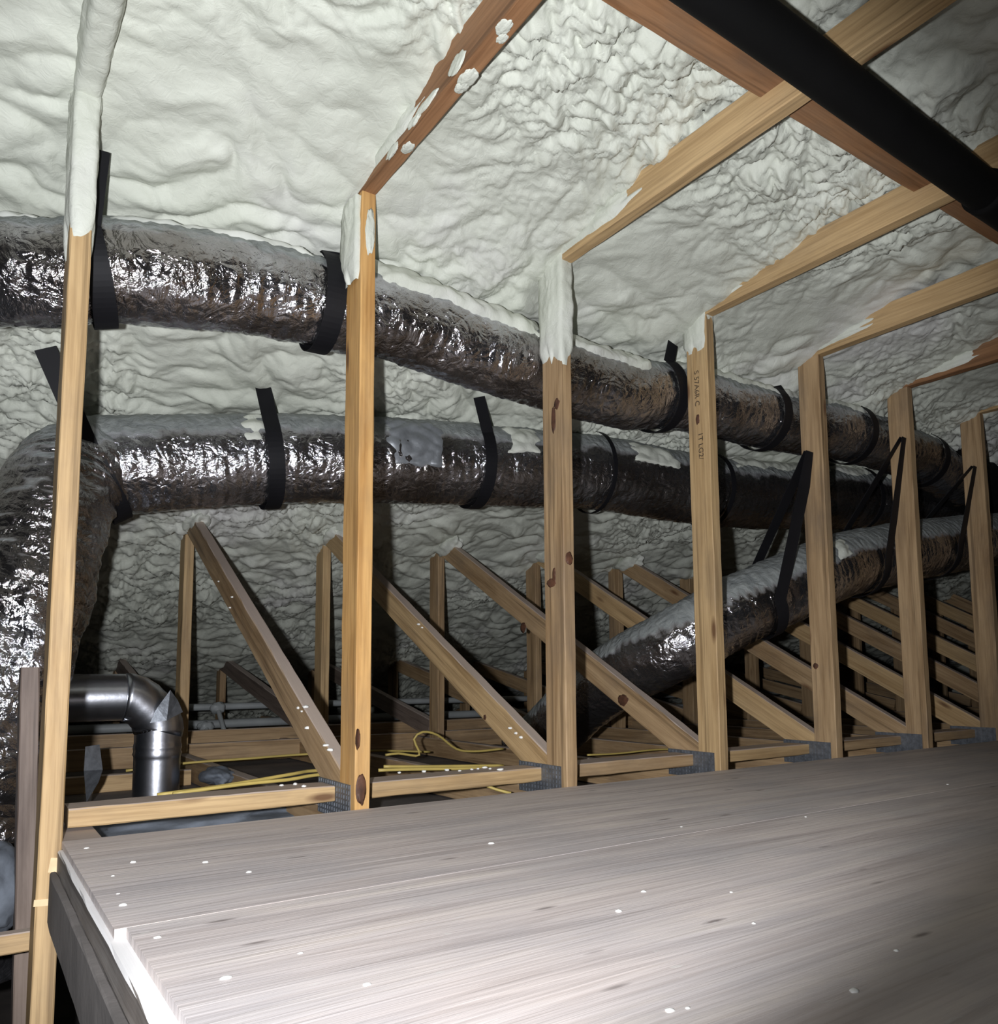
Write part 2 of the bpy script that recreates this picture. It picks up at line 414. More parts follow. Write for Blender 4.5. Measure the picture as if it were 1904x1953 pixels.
LAB = [
 'pine roof truss at far left, post coated in white foam above the upper duct',
 'pine roof truss with bright orange post and oval knot at its foot',
 'pine roof truss, third post from left, with dark knots halfway up its post',
 'pine roof truss, fourth post from left, with stamped lettering on its post',
 'pine roof truss, fifth post from left, with black strap nailed near its top',
 'pine roof truss, sixth post from left, shaded, black strap down its edge',
 'pine roof truss, rightmost post in view, strap hanging from its top',
 'dim roof truss, first one whose post is past the right edge',
 'dim roof truss in the shadows, second past the rightmost visible post',
 'dim roof truss in the shadows, third past the rightmost visible post',
 'dim roof truss in the shadows, fourth past the rightmost visible post',
 'dim roof truss in the shadows, fifth past the rightmost visible post',
 'dim roof truss deepest in the shadows at the right',
]
POSTM = [W_PALE, W_WARM, W_GREY, W_PALE, W_GREY, W_GREY, W_GREY]+[W_GREY]*8
CHM = [W_RED, W_RED, W_PALE, W_PALE, W_PALE, W_RED]+[W_PALE]*9
TR = []
for k in range(13):
    x = TX[k]; zb = 0 if k == 0 else ZD-.012
    t = thing('roof_truss', LAB[k], 'roof truss', (x, Yn, zb), 'roof trusses in the row')
    TR.append(t)
    beam('near_post', (x, Yn+.0445, zb if k == 0 else ZD-.015), (x, Yn+.0445, ZC), .038, .089, POSTM[k], t)
    beam('top_chord', (x, -.75, ZC+.0445), (x, Yn+.09, ZC+.0445), .038, .089, CHM[k], t)
    # rafter buried in the foam
    beam('rafter', (x, Yn+.04, ZC+.115), (x, 8.4, ZC+.115-SL*(8.4-Yn-.04)), .038, .089, W_GREY, t)
    if k:
        beam('far_post', (x, Yf+.0445, ZD-.015), (x, Yf+.0445, ZC-SL*(Yf-Yn)+.02), .038, .089, W_PALE if k < 3 else W_GREY, t)
        beam('diagonal_web', (x, 1.79, CZ-.266), (x, 3.46, CZ+.652), .0375, .089, [W_PALE, W_GREY, W_PALE, W_GREY][k % 4], t)
        beam('lower_web', (x, Yf+.10, CZ-.27), (x, 5.25, CZ+.09), .0375, .089, W_DARK if k < 4 else W_GREY, t)
        beam('rear_post', (x, YR+.04, ZD-.015), (x, YR+.04, CZ+.06), .038, .089, W_GREY, t)
        beam('bottom_chord', (x, -1.2, ZD-.016-.0445), (x, 8.0, ZD-.016-.0445), .0378, .089, W_GREY, t)
        plate(t, x, 1.716, 1.912, CZ-.334, CZ-.25)
# foam over the truss heads
foam_sleeve('foam_coating', TR[0], TX[0], Yn, Yn+.089, CZ+.83, ZC+.05, t=.007, seed=1)
foam_sleeve('foam_coating', TR[1], TX[1]-.006, Yn+.018, Yn+.10, CZ+.955, ZC-.01, t=.010, seed=2)
foam_sleeve('foam_coating', TR[2], TX[2], Yn, Yn+.089, CZ+.87, ZC+.02, t=.009, seed=3)
foam_sleeve('foam_coating', TR[3], TX[3], Yn+.01, Yn+.095, CZ+1.06, ZC+.02, t=.007, seed=4)
# foam-coated flat chord of the left truss and foam at far heads
def chord_foam(parent, x, y0, y1, t, seed, name='foam_coating', sidecut=None):
    n = int((y1-y0)/.008); th = np.linspace(0, 2*np.pi, 40, endpoint=False); yy = np.linspace(y0, y1, n)
    Yg, TH = np.meshgrid(yy, th, indexing='ij'); c, sn = np.cos(TH), np.sin(TH)
    k = 1/np.maximum(np.abs(c)/.019, np.abs(sn)/.0445); bx, bz = c*k, sn*k; rad = np.sqrt(bx*bx+bz*bz)
    q = sstep(y0, y0+.18, Yg+.1*perlin(TH, Yg*8, 17)) if sidecut is None else sidecut(Yg, TH)
    th_ = t*(q*1.2-.2)+billow(TH*1.5+seed, Yg*14, 18)*.007*q
    P = np.stack([x+bx+bx/rad*th_, Yg, ZC+.0445+bz+bz/rad*th_], -1); o0 = P.reshape(-1, 3).mean(0)
    return link(name, gridmesh(name, P-o0, True), FOAM, parent, Matrix.Translation(Vector(o0)))
chord_foam(TR[0], TX[0], .2, Yn+.1, .010, 1)
for i, (k, a) in enumerate(((1, 1.28), (2, 1.25), (3, 1.45), (4, 1.40), (5, 1.3), (6, 1.3))):
    # only the -X side and top catch the overspray
    chord_foam(TR[k], TX[k]+.004, a, Yn+.05, .011, 20+k, sidecut=lambda Y, T, a=a: sstep(a, a+.25, Y+.08*perlin(T*2+a, Y*9, 19))*sstep(-.1, .75, -np.cos(T)+.35*np.sin(T)))
for k in range(1, 9):
    lump('foam_coating', TR[k], (TX[k], Yf-.06, CZ+.645), .05, .12, .05, seed=40+k, sub=4)
# marks on the chord of the second truss
for (px, py, la, lb, lc) in ((872, 122, .004, .030, .017), (893, 148, .015, .026, .004), (886, 168, .012, .020, .004), (812, 200, .005, .050, .009), (790, 232, .005, .030, .008), (748, 300, .004, .030, .012), (955, 48, .012, .02, .002), (962, 75, .009, .014, .002), (778, 282, .013, .02, .004)):
    p = atZ(px, py, ZC-.0005)
    if la > .008: p.x = min(max(p.x, TX[1]-.006), TX[1]+.006)
    else: p = atX(px, py, TX[1]-.0195); p.z = max(p.z, ZC+.004)
    lump('foam_splat', TR[1], p, la, lb, lc, seed=int(px), sub=4)
lump('foam_splat', TR[1], atY(706, 442, Yn-.0005), .0135, .004, .055, seed=3, sub=4)
# knots
def knot(parent, p, ax, sy, sz, m=KNOT, name='knot', seed=1):
    sx = .0018
    d = (sx, sy, sz) if ax == 'x' else (sy, sx, sz)
    return lump(name, parent, p, *d, m=m, seed=seed)
knot(TR[1], (TX[1]-.004, Yn-.0003, CZ-.258), 'y', .0125, .034)
knot(TR[1], atX(682, 1410, TX[1]-.019), 'x', .012, .022, seed=3)
knot(TR[2], atX(1056, 800, TX[2]-.0193), 'x', .010, .038, seed=4)
knot(TR[2], atX(1062, 770, TX[2]-.0193), 'x', .012, .016, seed=14)
knot(TR[2], atX(1052, 1112, TX[2]-.0193), 'x', .020, .012, seed=5)
knot(TR[2], atX(1057, 1098, TX[2]-.0193), 'x', .008, .022, seed=15)
knot(TR[2], atY(1086, 1065, Yn-.0002), 'y', .012, .018, seed=8)
knot(TR[3], atX(1331, 800, TX[3]-.0193), 'x', .008, .017, seed=6, name='tie_hole')
knot(TR[2], atX(925, 1368, TX[2]-.019), 'x', .008, .008, seed=7)
knot(TR[3], atX(998, 1197, TX[3]-.019), 'x', .02, .02, seed=9)
knot(TR[3], atX(1188, 1335, TX[3]-.019), 'x', .026, .02, seed=10)
knot(TR[4], atX(1556, 1270, TX[4]-.0193), 'x', .01, .01, seed=11)
# pale scars on the left post
def scar(p, sx, sz, rot=0):
    o = box('scraped_patch', (-sx/2, -.0012, -sz/2), (sx/2, .0012, sz/2), PALE, TR[0])
    o.matrix_basis = Matrix.Translation(-WORLD[TR[0].name]) @ Matrix.Translation(p) @ Matrix.Rotation(rot, 4, 'Y')
    o['label'] = 'pale scraped patch of bare wood'
scar(atY(104, 1650, Yn-.0005), .017, .026, .15); scar(atY(86, 1721, Yn-.0005), .036, .012, .06)
# grade stamp down the posts
def stamp(parent, txt, x, y, z, size, rz):
    cu = bpy.data.curves.new('grade_stamp', 'FONT'); cu.body = txt; cu.size = size; cu.extrude = .0002; cu.align_x = 'CENTER'
    tmp = bpy.data.objects.new('tmp', cu); COL.objects.link(tmp); dg = bpy.context.evaluated_depsgraph_get()
    me = bpy.data.meshes.new_from_object(tmp.evaluated_get(dg)); bpy.data.objects.remove(tmp)
    me.name = 'grade_stamp'
    # text x axis -> downwards, text y axis -> towards -Y(screen right), normal -> -X
    mw = Matrix(((0, 0, -1, x), (0, -1, 0, y), (-1, 0, 0, z), (0, 0, 0, 1)))
    o = link('grade_stamp', me, INK, parent, mw); o['label'] = 'dark stamped lettering'; return o
q = atX(1331, 740, TX[3]-.0197); stamp(TR[3], 'S 57A6R C', q.x, q.y+.013, q.z, .027, 0)
q = atX(1338, 850, TX[3]-.0197); stamp(TR[3], '1T LG2/', q.x, q.y+.011, q.z, .027, 0)

# ------------------------------------------------------------------ boards running along the row
for k in range(1, 7):
    a, b = TX[k]+.0195, TX[k+1]-.0195
    if k == 1: pass
    o = beam('blocking_board', (a, .93, ZC+.0885-.019), (b, .93, ZC+.0885-.019), .038, .14, W_RED, side=Vector((0, 0, 1)))
    tag(o, ['', 'orange-brown blocking board leaving the top edge, left of the black pipe', 'orange-brown blocking board between third and fourth post chords beneath the foam',
            'dim blocking board between fourth and fifth post chords behind the black pipe', 'shadowed blocking board one bay past the black pipe',
            'shadowed blocking board two bays past the black pipe', 'blocking board in the darkest bay at the right'][k], 'board', 'blocking boards between the overhead chords')
RL = ['pale pine runner from the left post to the second, two crumbs on top', 'pine runner between second and third posts, dotted with foam crumbs',
      'pine runner between third and fourth posts at deck edge', 'pine runner between fourth and fifth posts at deck edge',
      'short visible pine runner between fifth and sixth posts', 'shadowed pine runner between sixth and seventh posts']
for k in range(6):
    a = .186 if k == 0 else TX[k]+.0195; b = TX[k+1]-.0215
    o = beam('runner_board', (a, 1.845, CZ-.279), (b, 1.845, CZ-.279), .038, .086, [W_PALE, W_PALE, W_GREY, W_PALE, W_GREY, W_GREY][k], side=Vector((0, 0, 1)))
    tag(o, RL[k], 'board', 'runner boards behind the deck')
# boards and pipes low behind the trusses
for i, (y_, Y, h) in enumerate(((1418, 4.05, .089), (1446, 3.75, .089), (1492, 3.2, .06))):
    p = atY(225, y_, Y); x0 = -.3 if i < 2 else .22
    x1 = 8 if i == 0 else (TX[1]-.03 if i == 2 else 3.1)
    o = beam('cross_board', (x0, Y, p.z), (x1, Y, p.z), .038, h, [W_GREY, W_GREY, W_PALE][i], side=Vector((0, 1, 0)))
    tag(o, ['long dim pine board lying farthest back below the grey pipes', 'brown pine board lying behind the round metal duct, middle one of three',
            'short pine board lying behind the round metal duct, nearest of three'][i], 'board', 'boards low behind the trusses')
for i, y_ in enumerate((1349, 1381)):
    p = atY(480, y_, 4.45)
    o = cable('conduit_pipe', [(-.6, 4.45, p.z), (2, 4.45, p.z+.01), (5, 4.45, p.z), (9, 4.45, p.z)], .019 if i == 0 else .024, PVC)
    tag(o, ['upper of two grey pipes running along the back', 'lower of two grey pipes running along the back'][i], 'pipe', 'grey pipes along the back')
for i, (a, b) in enumerate((((415, 1350), (442, 1445)), ((393, 1386), (408, 1445)))):
    p0 = atY(*a, 4.40); p1 = atY(*b, 4.15)
    t = thing('pipe_branch', ['long grey branch pipe slanting down from the upper pipe', 'short grey branch pipe slanting down from the lower pipe'][i], 'pipe', p0)
    cable('pipe', [p0, (p0+p1)/2, p1], .013, PVC, t)
    lump('pipe_tee', t, p0, .045, .03, .03, m=PVC, seed=3+i)
# galvanised strap bracket by the left post
t = thing('bent_flashing', 'blue-grey bent metal flashing standing right of the left post', 'metal flashing', atY(180, 1500, 2.5))
P = [atY(a, b, 2.5+c) for a, b, c in ((163, 1424, 0), (190, 1420, .02), (196, 1468, .02), (188, 1492, .05), (165, 1530, .05), (160, 1470, 0))]
P2 = [p+Vector((0, .003, 0)) for p in P]
me = mesh('flashing_sheet', P+P2, [(0, 1, 2), (0, 2, 5), (5, 2, 3), (5, 3, 4), (6, 8, 7), (6, 11, 8), (11, 9, 8), (11, 10, 9)]+[(i, (i+6), (i+1) % 6+6, (i+1) % 6) for i in range(6)])
link('flashing_sheet', me, PLATE, t)
# insulation scrap under the runner, plate near far post
lump('insulation_batt', None, (.55, 2.25, ZD-.075), .33, .20, .03, m=INSUL, seed=5, sub=4)
tag(bpy.data.objects['insulation_batt'], 'blue-grey insulation batt below the left runner, behind the deck', 'insulation')
lump('insulation_batt', None, (.72, 2.75, ZD-.03), .05, .11, .03, m=INSUL, seed=8, sub=4)
tag(bpy.data.objects['insulation_batt.001'], 'small blue-grey batt scrap right of the upright metal duct', 'insulation')

# ------------------------------------------------------------------ cables
def wire(label, pts, r=.0045):
    o = cable('yellow_cable', pts, r, WIRE); tag(o, label, 'cable', 'yellow cables behind the deck'); return o
wire('yellow cable running farthest back past the upright metal duct', [atY(240, 1470, 3.0), atY(360, 1455, 3.0), atY(470, 1447, 3.0), atY(560, 1440, 3.0), atY(700, 1432, 3.0), atY(820, 1434, 3.02)])
wire('yellow cable lying on the left runner, upper strand', [atY(300, 1516, 1.93), atY(400, 1503, 1.93), atY(480, 1490, 1.95), atY(560, 1476, 2.0), atY(600, 1470, 2.05), atY(700, 1466, 2.1)])
wire('yellow cable lying on the left runner, lower strand', [atY(330, 1514, 1.92), atY(460, 1496, 1.93), atY(550, 1487, 1.95), atY(604, 1478, 1.98), atY(700, 1470, 2.05)])
wire('yellow cable curling up in a loop between second and third posts', [atY(735, 1440, 2.6), atY(760, 1437, 2.6), atY(800, 1440, 2.6), atY(790, 1410, 2.6), atY(806, 1396, 2.6), atY(835, 1402, 2.6), atY(870, 1428, 2.6), atY(905, 1433, 2.6), atY(960, 1428, 2.6)])
wire('yellow cable running straight below the looped cable', [atY(732, 1462, 2.1), atY(800, 1462, 2.1), atY(880, 1461, 2.1), atY(960, 1460, 2.1)])
wire('yellow cable running straight just above the crumb-dotted runner', [atY(722, 1469, 2.0), atY(800, 1467, 2.0), atY(880, 1466, 2.0), atY(990, 1463, 2.0)])
wire('yellow cable end poking out under the third post plate', [atY(925, 1497, 1.85), atY(945, 1505, 1.83), atY(975, 1513, 1.8)], .004)
wire('thin cable behind the third and fourth posts', [atY(1120, 1440, 2.3), atY(1180, 1437, 2.3), atY(1250, 1430, 2.3), atY(1320, 1428, 2.3)], .0035)

# ------------------------------------------------------------------ deck
NY = 1.076; XL = .166
def sheet(name, x0, x1, y0, y1, label, notch=False):
    # top surface slightly cupped; edges thick
    o = box(name, (x0, y0, ZD-.012), (x1, y1, ZD), PLY, bev=.05)
    return tag(o, label, 'plywood sheet', 'plywood deck sheets')
sheet('plywood_sheet', XL, 5.6, NY+.0005, Yn-.001, 'grey weathered plywood deck sheet along the foot of the posts')
sheet('plywood_sheet', .179, 5.6, -.9, NY-.0005, 'grey weathered plywood deck sheet filling the foreground')
o = beam('rim_joist', (.177, -.9, ZD-.0125-.0445), (.177, 1.68, ZD-.0125-.0445), .038, .089, WHITEW)
tag(o, 'pale-topped joist under the left edge of the plywood deck', 'joist')
o = box('wood_scrap', atZ(224, 1786, ZD-.012)+Vector((0, -.010, 0)), atZ(245, 1766, ZD-.012)+Vector((0, .002, .009)), PALE)
tag(o, 'small pale wood scrap at the plywood seam on the left', 'wood scrap')
o = beam('ledger_strip', (.151, -.9, ZD-.045-.045), (.151, 1.66, ZD-.045-.045), .013, .09, SIDE)
tag(o, 'stained dark ledger strip fixed along the side of the deck joist', 'board')
struct(box('trim_1', (.16, 1.70, ZD-.0125), (.235, 1.99, ZD-.002), TRIMTOP))
# leaning dusty stud behind the left post, boards at the far left
o = beam('dusty_stud', (.152, 1.99, 0), (.117, 1.99, CZ+.02), .036, .075, W_DARK)
tag(o, 'dusty grey-purple stud standing just left of the left post', 'stud')
p = atY(20, 1820, 1.75)
o = beam('low_board', (-.5, 1.84, p.z), (.19, 1.84, p.z-.004), .03, .038, W_PALE, side=Vector((0, 1, 0)))
tag(o, 'yellow pine board at the lower left corner behind the left post', 'board')
p = atY(14, 1660, 2.1)
o = lump('insulation_batt', None, p+Vector((-.04, -.02, -.03)), 0.08, .10, .10, m=INSUL, seed=12, sub=4); tag(o, 'blue-grey insulation bundle at the left edge behind the left post', 'insulation')
o = beam('slanted_board', atY(5, 1560, 2.4), atY(30, 1290, 2.4), .03, .06, W_RED); tag(o, 'reddish slanted board at the left edge below the hanging duct', 'board')

# ------------------------------------------------------------------ ducts
def wr(sd, amp=1.0, rib=.0012, clamps=(), sag=0):
    def f(S_, T_, r, L):
        x = S_*1.0; c, sn = np.cos(T_), np.sin(T_)
        q = perlin(S_*9+sd, c*2.2+sn*1.3+sd, 23)*.008+perlin(S_*26+sd, (c-sn)*4, 24)*.0045+(billow(S_*48+c*6, sn*7+sd, 25)-.25)*.0035
        R = r*(1+0*S_)+q*amp+rib*np.sin(S_*2*np.pi/.032)
        for cpos in clamps: R -= .007*np.exp(-((S_-cpos)/.03)**2)
        return R
    return f
def duct_thing(name, label, pts, r, m, sd, amp=1., clamps=()):
    t = thing(name, label, 'duct', Vector(pts[0]))
    tube('foil_jacket', pts, r, m, t, rf=wr(sd, amp, clamps=clamps)); return t
V3 = Vector
# upper duct, close behind the posts
UP = [atY(-260, 470, 2.02), atY(-60, 515, 2.0), atY(60, 522, 1.95), atY(200, 515, 1.92), atY(330, 530, 1.91), atY(480, 548, 1.91), atY(640, 585, 1.90), atY(760, 612, 1.90), atY(900, 663, 1.90),
      atY(1050, 712, 1.90), atY(1180, 750, 1.91), atY(1290, 758, 1.92), atY(1400, 785, 1.92), atY(1500, 808, 1.92), atY(1600, 825, 1.92), atY(1690, 850, 1.93), atY(1760, 880, 1.95), atY(1830, 925, 2.0)]
du = duct_thing('insulated_duct', 'upper silver foil duct running behind the posts under the foam', UP, .113, FOIL, 1., .65)
# lower duct
LO = [atY(150, 893, 2.62), atY(250, 886, 2.6), atY(400, 880, 2.58), atY(550, 876, 2.55), atY(700, 878, 2.5), atY(850, 883, 2.46), atY(1000, 893, 2.42), atY(1160, 905, 2.38), atY(1300, 930, 2.34),
      atY(1430, 945, 2.3), atY(1560, 950, 2.28), atY(1700, 955, 2.25), atY(1790, 950, 2.22), atY(1850, 930, 2.2)]
dl_ = duct_thing('insulated_duct', 'lower silver foil duct running level across behind the posts', LO, .149, FOIL_M, 5., .55)
# branch dropping at the far left
BR = [atY(200, 893, 2.62), atY(135, 912, 2.56), atY(98, 985, 2.50), atY(66, 1100, 2.46), atY(28, 1230, 2.44), atY(-14, 1370, 2.42), atY(-50, 1560, 2.40), atY(-70, 1860, 2.38)]
dbr = duct_thing('insulated_duct', 'crinkled silver foil duct dropping down at the left edge', BR, .150, FOIL, 9., 1.3)
# diagonal branch at right
DG = [V3((2.27, 3.15, CZ-.36)), atX(1042, 1405, 2.27), atY(1120, 1330, 2.66), atY(1200, 1275, 2.36), atY(1290, 1228, 2.14), atY(1400, 1167, 2.02), atY(1500, 1122, 1.95), atY(1600, 1080, 1.945), atY(1700, 1057, 1.945), atY(1800, 1040, 1.95), atY(1900, 1028, 1.95), atY(1990, 1015, 1.95)]
ddg = duct_thing('insulated_duct', 'silver foil duct climbing diagonally from deck level up to the right', DG, .137, FOIL_S, 13., .5)
# gathered dark end of the ducts far right
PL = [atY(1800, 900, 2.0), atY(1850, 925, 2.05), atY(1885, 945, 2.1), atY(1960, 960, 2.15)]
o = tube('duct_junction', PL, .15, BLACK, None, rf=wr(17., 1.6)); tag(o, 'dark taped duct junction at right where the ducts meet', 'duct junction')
# foam and dust on the ducts
def duct_foam(parent, pts, r, s0, s1, a0, a1, t, seed, name='foam_overspray', m=FOAM, drip=.35):
    C, T, A, B, s = tube_frame(pts, .007); L = s[-1]; sel = (s >= s0*L) & (s <= s1*L)
    C, T, A, B, s = C[sel], T[sel], A[sel], B[sel], s[sel]
    th = np.linspace(a0, a1, 60); Sg, TH = np.meshgrid(s, th, indexing='ij')
    u = (Sg-s[0])/(s[-1]-s[0]); v = (TH-a0)/(a1-a0)
    e = np.minimum(np.minimum(u, 1-u)*(s[-1]-s[0])/.12, np.minimum(v, 1-v)*5.5)
    k = sstep(.15, .9, e+drip*perlin(Sg*7+seed, TH*1.6, 26)+.15*perlin(Sg*20, TH*4+seed, 27))
    R = r-.014+k*(t+.014)+billow(Sg*16+seed, TH*2.6, 28)*.012*k
    P = C[:, None]+(A[:, None]*np.cos(TH)[..., None]+B[:, None]*np.sin(TH)[..., None])*R[..., None]
    o0 = P.reshape(-1, 3).mean(0); return link(name, gridmesh(name, P-o0), m, parent, Matrix.Translation(V3(o0)))
# angle 0 = towards the viewer side (A), 90 = up
D = math.radians
def frac(pts, target):
    C = tube_frame(pts, .01)[0]; best = None
    for i, c in enumerate(C):
        d = V3(c)-V3((0, .11, CZ)); dep = d.dot(Fv); px = CX+FPX*d.dot(Rv)/dep
        if best is None or abs(px-target) < best[0]: best = (abs(px-target), i)
    return best[1]/(len(C)-1)
def df(parent, pts, r, x0, x1, a0, a1, t, seed, **k): duct_foam(parent, pts, r, frac(pts, x0), frac(pts, x1), D(a0), D(a1), t, seed, **k)
df(du, UP, .113, 690, 1070, 8, 170, .016, 2, drip=.3)
df(du, UP, .113, 1040, 1280, 16, 170, .014, 3, drip=.3)
df(du, UP, .113, 1300, 1700, 34, 170, .010, 11, drip=.4)
df(du, UP, .113, 170, 660, 40, 170, .004, 4, m=FILM, name='overspray_film', drip=.25)
df(du, UP, .113, -120, 170, 45, 170, .004, 14, m=FILM, name='overspray_film', drip=.25)
df(dl_, LO, .149, 430, 560, 5, 60, .003, 5, drip=.15)
df(dl_, LO, .149, 700, 890, -30, 62, .0005, 6, m=FILM2, name='overspray_film', drip=.2)
df(dl_, LO, .149, 700, 775, 5, 55, .005, 16, drip=.15)
df(dl_, LO, .149, 940, 1070, 0, 62, .004, 7, drip=.2)
df(dl_, LO, .149, 1180, 1320, 5, 52, .004, 8, drip=.15)
df(dl_, LO, .149, 1400, 1780, 30, 170, .008, 9, drip=.4)
df(ddg, DG, .137, 1590, 1650, 18, 62, .003, 10, drip=.35)

# ------------------------------------------------------------------ straps
def strap(label, pts, rt, f, r, ang, top, back_top, wdt=.046, parent_name='duct_strap', front=True, tilt=0.):
    """a band round the duct at fraction f of its path: from `top` down the near side, under, up the far side"""
    C, T, A, B, s = tube_frame(pts, .01); i = int(f*(len(C)-1)); c, tt, a, b = (V3(q[i]) for q in (C, T, A, B))
    if tilt: tt = (tt+b*tilt).normalized(); b = (b-tt*b.dot(tt)).normalized(); a = tt.cross(b)
    R_ = rt*1.03+.010
    L = []
    a1, a2 = ang
    n = 40
    for j in range(n+1):
        th = D(a1+(a2-a1)*j/n); L.append(c+(a*math.cos(th)+b*math.sin(th))*R_)
    if top is not None:
        for j in range(1, 9): L.insert(0, L[0].lerp(top, 1/(9-j)) if j < 8 else top)
    if back_top is not None:
        q = L[-1]
        for j in range(1, 9): L.append(q.lerp(back_top, j/8))
    V = []; Fc = []; n = len(L)
    for j, p in enumerate(L):
        d = (L[min(j+1, n-1)]-L[max(j-1, 0)]).normalized(); wv = (tt-d*tt.dot(d)).normalized(); nn = d.cross(wv)
        for (sw, sn) in ((-1, -1), (1, -1), (1, 1), (-1, 1)): V.append(p+wv*(sw*wdt/2)+nn*(sn*.0012))
    for j in range(n-1):
        for q in range(4): Fc.append((j*4+q, j*4+(q+1) % 4, (j+1)*4+(q+1) % 4, (j+1)*4+q))
    Fc.append((3, 2, 1, 0)); Fc.append(tuple((n-1)*4+q for q in range(4)))
    o = link(parent_name, mesh(parent_name, V, Fc), STRAP); tag(o, label, 'strap', 'black duct straps'); return o
def ceil_z(x, y): return float(foam_z(np.array([x]), np.array([y]))[0])+.01
def top_at(px, py, Y): return atY(px, py, Y)
fu = lambda x: frac(UP, x); fl_ = lambda x: frac(LO, x); fd = lambda x: frac(DG, x)
# side angle 0 points at -Y? resolved by A = T x up
strap('black strap round the upper duct just right of the left post', UP, .113, fu(196), 1, (20, -200), top_at(186, 285, 1.80), top_at(192, 300, 2.05), .05)
strap('black strap round the upper duct just left of the second post', UP, .113, fu(640), 1, (60, -200), top_at(655, 520, 1.80), None, .05)
strap('black strap round the upper duct left of the stamped fourth post', UP, .113, fu(1297), 1, (50, -200), top_at(1284, 655, 1.83), top_at(1262, 690, 2.0), .05)
strap('black strap round the upper duct left of the fifth post', UP, .113, fu(1497), 1, (50, -200), top_at(1500, 762, 1.84), None, .045)
strap('black strap round the upper duct right of the fifth post', UP, .113, fu(1665), 1, (50, -200), top_at(1648, 785, 1.84), None, .045)
strap('wide black strap round the upper duct beside the rightmost post', UP, .113, fu(1800), 1, (60, -200), top_at(1790, 820, 1.86), None, .05)
strap('black strap slung under the lower duct, rising left behind the left post', LO, .163, fl_(188), 1, (0, -190), top_at(86, 664, 2.40), None, .055, tilt=.35)
strap('black strap over the lower duct midway between first and second posts', LO, .149, fl_(530), 1, (35, -200), top_at(497, 716, 2.50), top_at(487, 725, 2.75), .05)
strap('black strap round the lower duct left of the third post', LO, .149, fl_(933), 1, (30, -200), top_at(914, 757, 2.30), top_at(884, 750, 2.55), .045)
strap('thin black strap round the lower duct right of the third post', LO, .149, fl_(1163), 1, (70, -250), None, None, .018)
strap('thin black strap round the lower duct right of the stamped post', LO, .149, fl_(1386), 1, (70, -250), None, None, .024)
strap('black strap round the far end of the lower duct', LO, .149, fl_(1668), 1, (70, -250), None, None, .03)
def fracX(pts, X):
    C = tube_frame(pts, .01)[0]; return int(np.argmin(np.abs(C[:, 0]-X)))/(len(C)-1)
for k, (px, py), lb in ((4, (1548, 862), 'black strap nailed to the fifth post and slung under the diagonal duct'), (5, (1727, 835), 'black strap hanging the diagonal duct at the sixth post'),
                   (6, (1862, 890), 'black strap hanging the diagonal duct at the rightmost post')):
    p = atX(px, py, TX[k]-.026)
    strap(lb, DG, .137, fracX(DG, TX[k]-.055), 1, (-5, -175), p, p+Vector((0, .012, .004)), .05)
# ------------------------------------------------------------------ galvanised round duct
g = thing('metal_duct', 'shiny round galvanised duct with an elbow left of the first far post', 'duct', (.53, 2.76, CZ-.41))
GZ = CZ-.066
tube('horizontal_pipe', [(-.15, 2.76, GZ), (.1, 2.76, GZ), (.26, 2.76, GZ), (.43, 2.76, GZ)], .073, GALV, g)
tube('elbow', [(.425, 2.76, GZ), (.455, 2.76, GZ-.006), (.505, 2.76, GZ-.045), (.53, 2.76, GZ-.095), (.53, 2.76, GZ-.11)], .076, GALV, g, nseg=40, step=.045)
tube('vertical_pipe', [(.53, 2.76, GZ-.09), (.53, 2.76, GZ-.2), (.53, 2.76, CZ-.41)], .070, GALV, g, rf=lambda S_, T_, r, L: r+.004*np.exp(-((S_-.07)/.006)**2)+.004*np.exp(-((S_-.09)/.006)**2))
P = [atY(a, b, c) for a, b, c in ((325, 1316, 2.68), (300, 1350, 2.67), (286, 1379, 2.675), (318, 1374, 2.66), (349, 1358, 2.70), (339, 1335, 2.70))]
P2 = [p+Vector((0, .002, 0)) for p in P]
link('loose_flap', mesh('loose_flap', P+P2, [(0, 1, 3), (1, 2, 3), (0, 3, 5), (5, 3, 4), (6, 9, 7), (7, 9, 8), (6, 11, 9), (11, 10, 9)]+[(i, (i+6), (i+1) % 6+6, (i+1) % 6) for i in range(6)]), PLATE, g)

# ------------------------------------------------------------------ black pipe overhead
t = thing('overhead_pipe', 'thick black pipe slung under the ceiling chords at upper right', 'pipe', (1.2, .81, CZ+1.12))
tube('pipe', [(-.6, .80, ZC-.046), (.8, .80, ZC-.048), (1.6, .815, ZC-.05), (2.6, .83, ZC-.055), (3.4, .83, ZC-.05), (6, .83, ZC-.046)], .043, BLACK, t, step=.03, nseg=40)
tube('pipe_coupling', [(1.93, .82, ZC-.052), (2.0, .82, ZC-.052), (2.12, .822, ZC-.052)], .05, BLACK, t, step=.02, nseg=40)

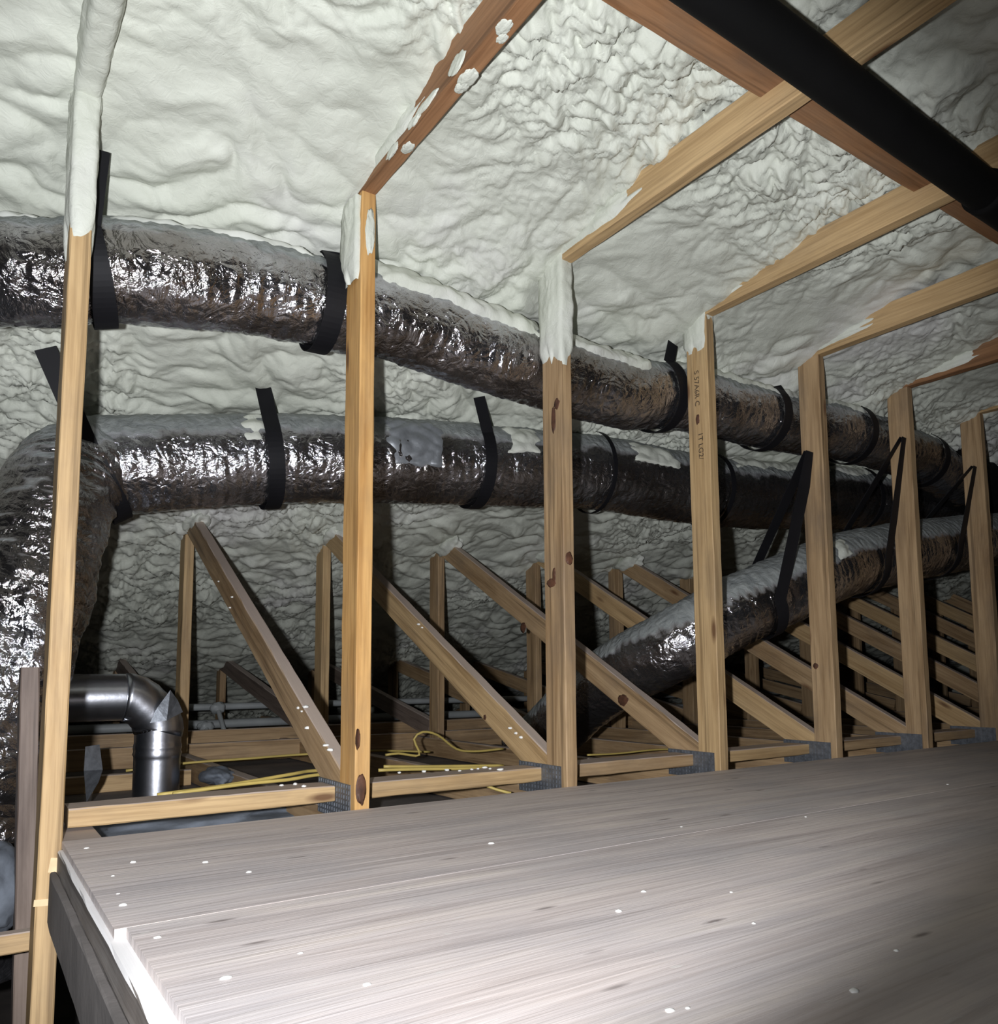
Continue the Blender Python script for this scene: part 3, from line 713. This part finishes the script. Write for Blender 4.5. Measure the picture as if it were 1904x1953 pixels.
# ------------------------------------------------------------------ foam crumbs
ORD = ['first', 'second', 'third', 'fourth', 'fifth', 'sixth', 'seventh', 'eighth', 'ninth']
def crumbs(group, pts, fn, r0, r1, sd, labs):
    for i, (x, y) in enumerate(pts):
        p = fn(x, y); rr = random.uniform(r0, r1)
        o = lump('foam_crumb', None, p+V3((0, 0, rr*.35)), rr*random.uniform(.9, 1.6), rr, rr*.55, m=CRUMB, seed=sd+i, sub=2)
        tag(o, labs[i], 'foam crumb', group)
R2 = [(762, 1475), (809, 1473), (853, 1470), (877, 1471), (900, 1468), (912, 1467), (925, 1465), (935, 1467), (955, 1469)]
crumbs('crumbs on the second runner', R2, lambda x, y: atZ(x, y, CZ-.260), .004, .008, 60,
       ['white foam crumb, %s from the left on the runner between second and third posts' % ORD[i] for i in range(9)])
crumbs('crumbs on the left runner', [(537, 1499), (563, 1497), (580, 1501)], lambda x, y: atZ(x, y, CZ-.260), .003, .006, 80,
       ['white foam crumb, %s from the left on the runner left of the second post' % ORD[i] for i in range(3)])
D1 = [(418, 1110), (444, 1140), (440, 1160), (583, 1350), (570, 1352), (577, 1358), (588, 1390), (622, 1423), (630, 1432)]
crumbs('crumbs on the long diagonal', D1, lambda x, y: atX(x, y, TX[1]-.018), .005, .009, 90,
       ['white foam crumb, %s from the top on the second post diagonal web' % ORD[i] for i in range(9)])
D2 = [(800, 1192), (806, 1198), (975, 1390), (985, 1400), (995, 1408)]
crumbs('crumbs on the second diagonal', D2, lambda x, y: atX(x, y, TX[2]-.018), .005, .008, 110,
       ['white foam crumb, %s from the top on the third post diagonal web' % ORD[i] for i in range(5)])
DP = [(165, 1619, 'tiny foam crumb nearest the left rear corner of the deck'), (215, 1672, 'large white foam crumb near the left edge of the rear deck sheet'),
 (225, 1706, 'small foam crumb just in front of the large one at deck left edge'), (235, 1728, 'small foam crumb just behind the seam scrap at deck left edge'),
 (254, 1646, 'tiny foam crumb alone behind the large one near the left deck edge'), (392, 1646, 'small foam crumb just left of the bright crumb in mid rear deck'),
 (475, 1665, 'bright white foam crumb on the rear deck sheet below the second post'), (937, 1610, 'elongated white foam crumb on the rear deck below the third post plate'),
 (300, 1790, 'small foam crumb just in front of the seam near the wood scrap'), (573, 1820, 'bright round foam crumb on the front deck sheet, left of centre'),
 (430, 1868, 'smeared foam crumb on the front deck sheet near the lower left'), (1180, 1740, 'small foam crumb on the front deck, left of the close pair'),
 (1228, 1702, 'bright foam crumb near the seam, right of deck centre'), (1395, 1703, 'tiny foam crumb beside a dark mark right of deck centre'),
 (1438, 1763, 'white foam crumb alone on the right half of the front deck'), (1300, 1578, 'tiny foam crumb on the rear deck below the stamped post'),
 (1537, 1559, 'white foam fleck on the rear deck below the fifth post'), (1808, 1497, 'foam fleck farthest right on the rear deck'),
 (1312, 1925, 'foam crumb near the bottom edge, right one of a close pair'), (1278, 1930, 'foam crumb near the bottom edge, left one of a close pair'),
 (1630, 1893, 'small foam fleck in the shaded lower right of the deck'), (1710, 1815, 'foam fleck at the shadow edge in the lower right'),
 (700, 1880, 'tiny foam crumb near the bottom edge left of centre')]
crumbs('crumbs on the deck', [d[:2] for d in DP], lambda x, y: atZ(x, y, ZD-.001), .0022, .0045, 130, [d[2] for d in DP])
